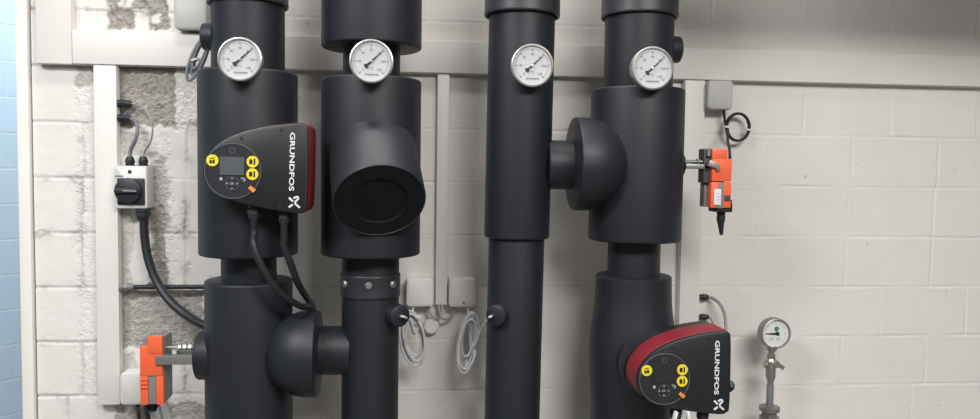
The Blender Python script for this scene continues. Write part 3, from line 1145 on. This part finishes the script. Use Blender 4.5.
abox(bm, 731, 200, 734, 211, 0.012, 0.05, 0.002)
make('terminal_cap', bm, 'cable_black', ac2)
bm = BM()
u, v = A(726, 212)
gland_bm(bm, (u, 0.03, v), (0, 0, -1), 0.0105, 0.034)
lathe(bm, [(0, 0), (0.008, 0), (0.0045, 0.028), (0.003, 0.03), (0, 0.03)], axis_mtx((u, 0.03, v - 0.030), (0.08, 0, -1)), 16)
make('cable_gland', bm, 'cable_black', ac2)


# ---------------------------------------------------------------- coiled cables
def coil_pts(cx, cy, rx, ry, tilt, depth, loops, start=90, jr=0.08, jd=0.006, per=12, seed=1, cw=1):
    rnd = random.Random(seed)
    k = K(cx, cy, depth)
    c = P(cx, cy, depth)
    out = []
    ph = 0
    for i in range(loops * per + 1):
        if i % per == 0:
            ox, oz, s = rnd.uniform(-1, 1) * jr * rx, rnd.uniform(-1, 1) * jr * ry, 1 + rnd.uniform(-jr, jr)
            od = rnd.uniform(-jd, jd)
        a = math.radians(start - cw * 360 * i / per)
        u, v = rx * math.cos(a) * s + ox, ry * math.sin(a) * s + oz
        t = math.radians(tilt)
        out.append(c + Vector(((u * math.cos(t) - v * math.sin(t)) * k, od, (u * math.sin(t) + v * math.cos(t)) * k)))
    return out


def tie(parent, p, r, d=(1, 0, 0), m='white_box'):
    bm = BM()
    lathe(bm, [(r * 0.75, -0.0025), (r, -0.0025), (r, 0.0025), (r * 0.75, 0.0025), (r * 0.75, -0.0025)], axis_mtx(p, d), 16)
    return make('cable_tie', bm, m, parent)


def coil(pts, r, m, label, seg=8):
    bm = BM()
    tube(bm, pts, r, seg, 4)
    return tag(make('coiled_cable', bm, m), label, 'cable', 'coiled spare cable')


# pale sensor leads in the middle gap
tip = PLUG2 + DIR2 * 0.035
pts = [tip, tip + DIR2 * 0.012 + Vector((0.004, 0, 0)), P(410, 322, 0.22), P(414, 334, 0.15)] + coil_pts(412.5, 337, 9.5, 22.5, 10, 0.10, 6, start=20, jr=0.22, jd=0.012, seed=3) + [P(416, 322, 0.08), P(413, 314, 0.05), P(413, 306, 0.03)]
c1 = coil(pts, 0.0031, 'cable_white', 'pale cable coil hanging under the plain-lidded middle box, led from the stub pipe')
tie(c1, P(409.5, 314, 0.075), 0.009, (0.2, 0.2, 1))
tie(c1, P(418, 316.5, 0.09), 0.009, (-0.3, 0.1, 1))
tip = PLUG3 + DIR3 * 0.031
pts = [tip, tip + DIR3 * 0.012, P(488, 319, 0.28), P(482, 328, 0.20), P(476, 345, 0.13)] + coil_pts(467, 342, 7.8, 24, -8, 0.10, 6, start=-20, jr=0.22, jd=0.012, seed=5, cw=1) + [P(470, 322, 0.08), P(469, 314, 0.05), P(467, 306, 0.03)]
c2 = coil(pts, 0.0031, 'cable_white', 'pale cable coil hanging under the screw-dotted middle box, led from the slim pipe')
tie(c2, P(467, 317, 0.08), 0.009, (0.1, 0.2, 1))
tie(c2, P(472, 317, 0.09), 0.009, (-0.1, 0.1, 1))
# slate coil at the top by the first pipe
pts = [P(208, 34, 0.20), P(207, 42, 0.17)] + coil_pts(200, 57, 5.2, 20, -22, 0.12, 4, start=70, jr=0.22, jd=0.01, seed=8) + [P(206, 40, 0.15), P(210, 30, 0.2)]
c3 = coil(pts, 0.0040, 'cable_slate', 'slate grey cable coil hanging in front of the horizontal trunking beside the first thermometer pipe')
tie(c3, P(195, 60, 0.12), 0.012, (-0.3, 0.0, 1))
# black loop between grey box and actuator
pts = [P(723.5, 108, 0.03), P(724.5, 118, 0.03), P(726, 127, 0.03)] + coil_pts(738, 127, 11.2, 13.0, 0, 0.03, 3, start=180, jr=0.015, jd=0.005, seed=4, cw=-1) + [P(727, 132, 0.06), P(728, 142, 0.16), P(729.5, 150, 0.25), P(730, 162, 0.255)]
c4 = coil(pts, 0.0036, 'cable_black', 'black cable looped once between the grey box and the upper orange actuator', 10)
tie(c4, P(726, 127, 0.032), 0.011, (0.1, 0.0, 1))
tie(c4, P(748.5, 130, 0.032), 0.010, (0.15, 0.0, 1))

# grey leads looping from the middle boxes to the narrow trunking
for i, (q, lab) in enumerate((
        ([P(428, 306, 0.02), P(430, 313, 0.025), P(436, 318, 0.03), P(441, 315, 0.03), P(442.5, 304, 0.02)], 'short grey cable loop from the plain-lidded middle box up into the narrow trunking'),
        ([P(455, 306, 0.02), P(453, 314, 0.025), P(447, 319, 0.03), P(441, 317, 0.035), P(438.5, 304, 0.02)], 'short grey cable loop from the screw-dotted middle box up into the narrow trunking'))):
    cable('lead_cable', q, 0.0036, 'cable_grey', lab, group='grey loops below the narrow trunking')
bm = BM()
lathe(bm, [(0, 0), (0.020, 0), (0.022, 0.004), (0.022, 0.018), (0.018, 0.023), (0, 0.024)], Matrix.Translation(P(431, 325, 0.0)) @ FRONT, 32)
tag(make('round_wall_cap', bm, 'white_box'), 'small round pale cap on the wall beneath the grey cable loops', 'cap')

# cables from the right-hand trunking glands down behind the lower pump
cable('grey_cable', [P(706, 297, 0.012), P(712, 298, 0.02), P(720, 304, 0.05), P(725, 316, 0.06), P(725.5, 332, 0.08), P(722, 352, 0.14), P(718, 372, 0.22)], 0.0046, 'cable_grey',
      'grey cable arching from the upper gland of the trunking down behind the lower pump', group='grey cables behind the lower pump')
cable('thin_cable', [P(706, 317, 0.012), P(710, 318, 0.02), P(713, 324, 0.05), P(713, 336, 0.08), P(711, 352, 0.14), P(708, 372, 0.22)], 0.0026, 'cable_grey',
      'thin grey cable from the lower gland of the trunking behind the lower pump', group='grey cables behind the lower pump')

# ---------------------------------------------------------------- pressure gauge on its cock
gd = 0.12
c = P(776.4, 334, gd)
k = K(774.6, 334, gd)
R = 14.9 * k
pg = thing('pressure_gauge', c, 'round steel pressure gauge with green wedge on its dial, on a stopcock and thin pipe', 'pressure gauge')
bm = BM()
lathe(bm, [(0, -0.032), (R * 0.85, -0.032), (R * 0.98, -0.028), (R, -0.022), (R, -0.003), (R * 0.97, 0.0), (R * 0.92, 0.001), (R * 0.88, -0.003), (R * 0.88, -0.008)], FRONT, 48)
make('case', bm, 'galv', pg)
make('dial', lathe(BM(), [(0, -0.006), (R * 0.89, -0.006), (R * 0.89, -0.009), (0, -0.009)], FRONT, 48), 'white_print', pg)
bm = BM()
for i in range(31):
    a = math.radians(225 - 270 * i / 30)
    r0, r1 = R * (0.60 if i % 5 == 0 else 0.68), R * 0.74
    bar(bm, (r0 * math.cos(a), r0 * math.sin(a)), (r1 * math.cos(a), r1 * math.sin(a)), R * (0.05 if i % 5 == 0 else 0.025), 0.0054, 0.0062)
for x0, x1, zz in ((-0.42, -0.1, -0.3), (0.05, 0.36, -0.3), (-0.36, -0.12, -0.42), (0.08, 0.3, -0.42)):
    bar(bm, (x0 * R, zz * R), (x1 * R, zz * R), R * 0.06, 0.0054, 0.0062)
make('scale_print', bm, 'icon', pg, False)
make('green_wedge', prism(BM(), [(0.05 * R, 0), (-0.10 * R, 0.36 * R), (-0.02 * R, 0.44 * R), (0.14 * R, 0.46 * R), (0.26 * R, 0.36 * R)], 0.005, 0.0058), 'green', pg, False)
bm = BM()
prism(bm, [(-0.62 * R, -0.02 * R), (-0.62 * R, 0.02 * R), (-0.05 * R, 0.05 * R), (0.24 * R, 0.10 * R), (0.24 * R, -0.12 * R), (-0.05 * R, -0.06 * R)], 0.0032, 0.0045)
make('needle', bm, 'needle', pg, False)
k *= 1.18


def gz(py):
    return PZ(773, py, gd) - c.z


yy = 0.016
gx = PX(773.5, 370, gd) - c.x
bm = BM()
for r_, y0, y1, sg in ((4.3, 347, 351.5, 20), (2.6, 351, 359, 16), (3.8, 355.5, 358.5, 6)):
    lathe(bm, [(0, gz(y1)), (r_ * k, gz(y1)), (r_ * k, gz(y0)), (0, gz(y0))], Matrix.Translation((gx, yy, 0)), sg)
make('stem', bm, 'brass', pg)
bm = BM()
lathe(bm, [(0, gz(371)), (3.4 * k, gz(371)), (4.6 * k, gz(368.5)), (4.8 * k, gz(365)), (4.2 * k, gz(360.5)), (2.6 * k, gz(358.5)), (0, gz(358.5))], Matrix.Translation((gx, yy, 0)), 24)
rod(bm, (gx - 6 * k, yy, gz(366)), (gx + 6.5 * k, yy, gz(366)), 3.0 * k, 18, 0.001)
make('stopcock', bm, 'brass', pg)
bm = BM()
bar(bm, (gx + 1 * k, gz(362.5)), (gx + 8.5 * k, gz(368.5)), 3.2 * k, yy - 5.6 * k, yy - 3.8 * k)
rod(bm, (gx + 1.5 * k, yy - 5.4 * k, gz(364.5)), (gx + 1.5 * k, yy - 1 * k, gz(364.5)), 2.0 * k, 16)
make('cock_lever', bm, 'bright_steel', pg)
bm = BM()
for r_, y0, y1, sg in ((4.4, 371, 378, 6), (3.4, 378, 381, 20), (2.6, 380, 387, 20)):
    lathe(bm, [(0, gz(y1)), (r_ * k, gz(y1)), (r_ * k, gz(y0)), (0, gz(y0))], Matrix.Translation((gx, yy, 0)), sg)
make('union_nut', bm, 'galv', pg)
bm = BM()
rod(bm, (gx, yy, gz(387)), (gx, yy, gz(410)), 2.9 * k, 20)
make('riser', bm, 'grey_plastic', pg)
bm = BM()
for r_, y0, y1, sg in ((8.2, 408, 412.5, 40), (6.6, 412, 419, 6), (8.0, 418, 426, 40), (5.0, 425, 470, 24)):
    lathe(bm, [(0, gz(y1)), (r_ * k * 0.94, gz(y1)), (r_ * k, gz(y1) + 0.001), (r_ * k, gz(y0) - 0.001), (r_ * k * 0.94, gz(y0)), (0, gz(y0))], Matrix.Translation((gx, yy, 0)), sg)
make('base_fitting', bm, 'galv', pg)
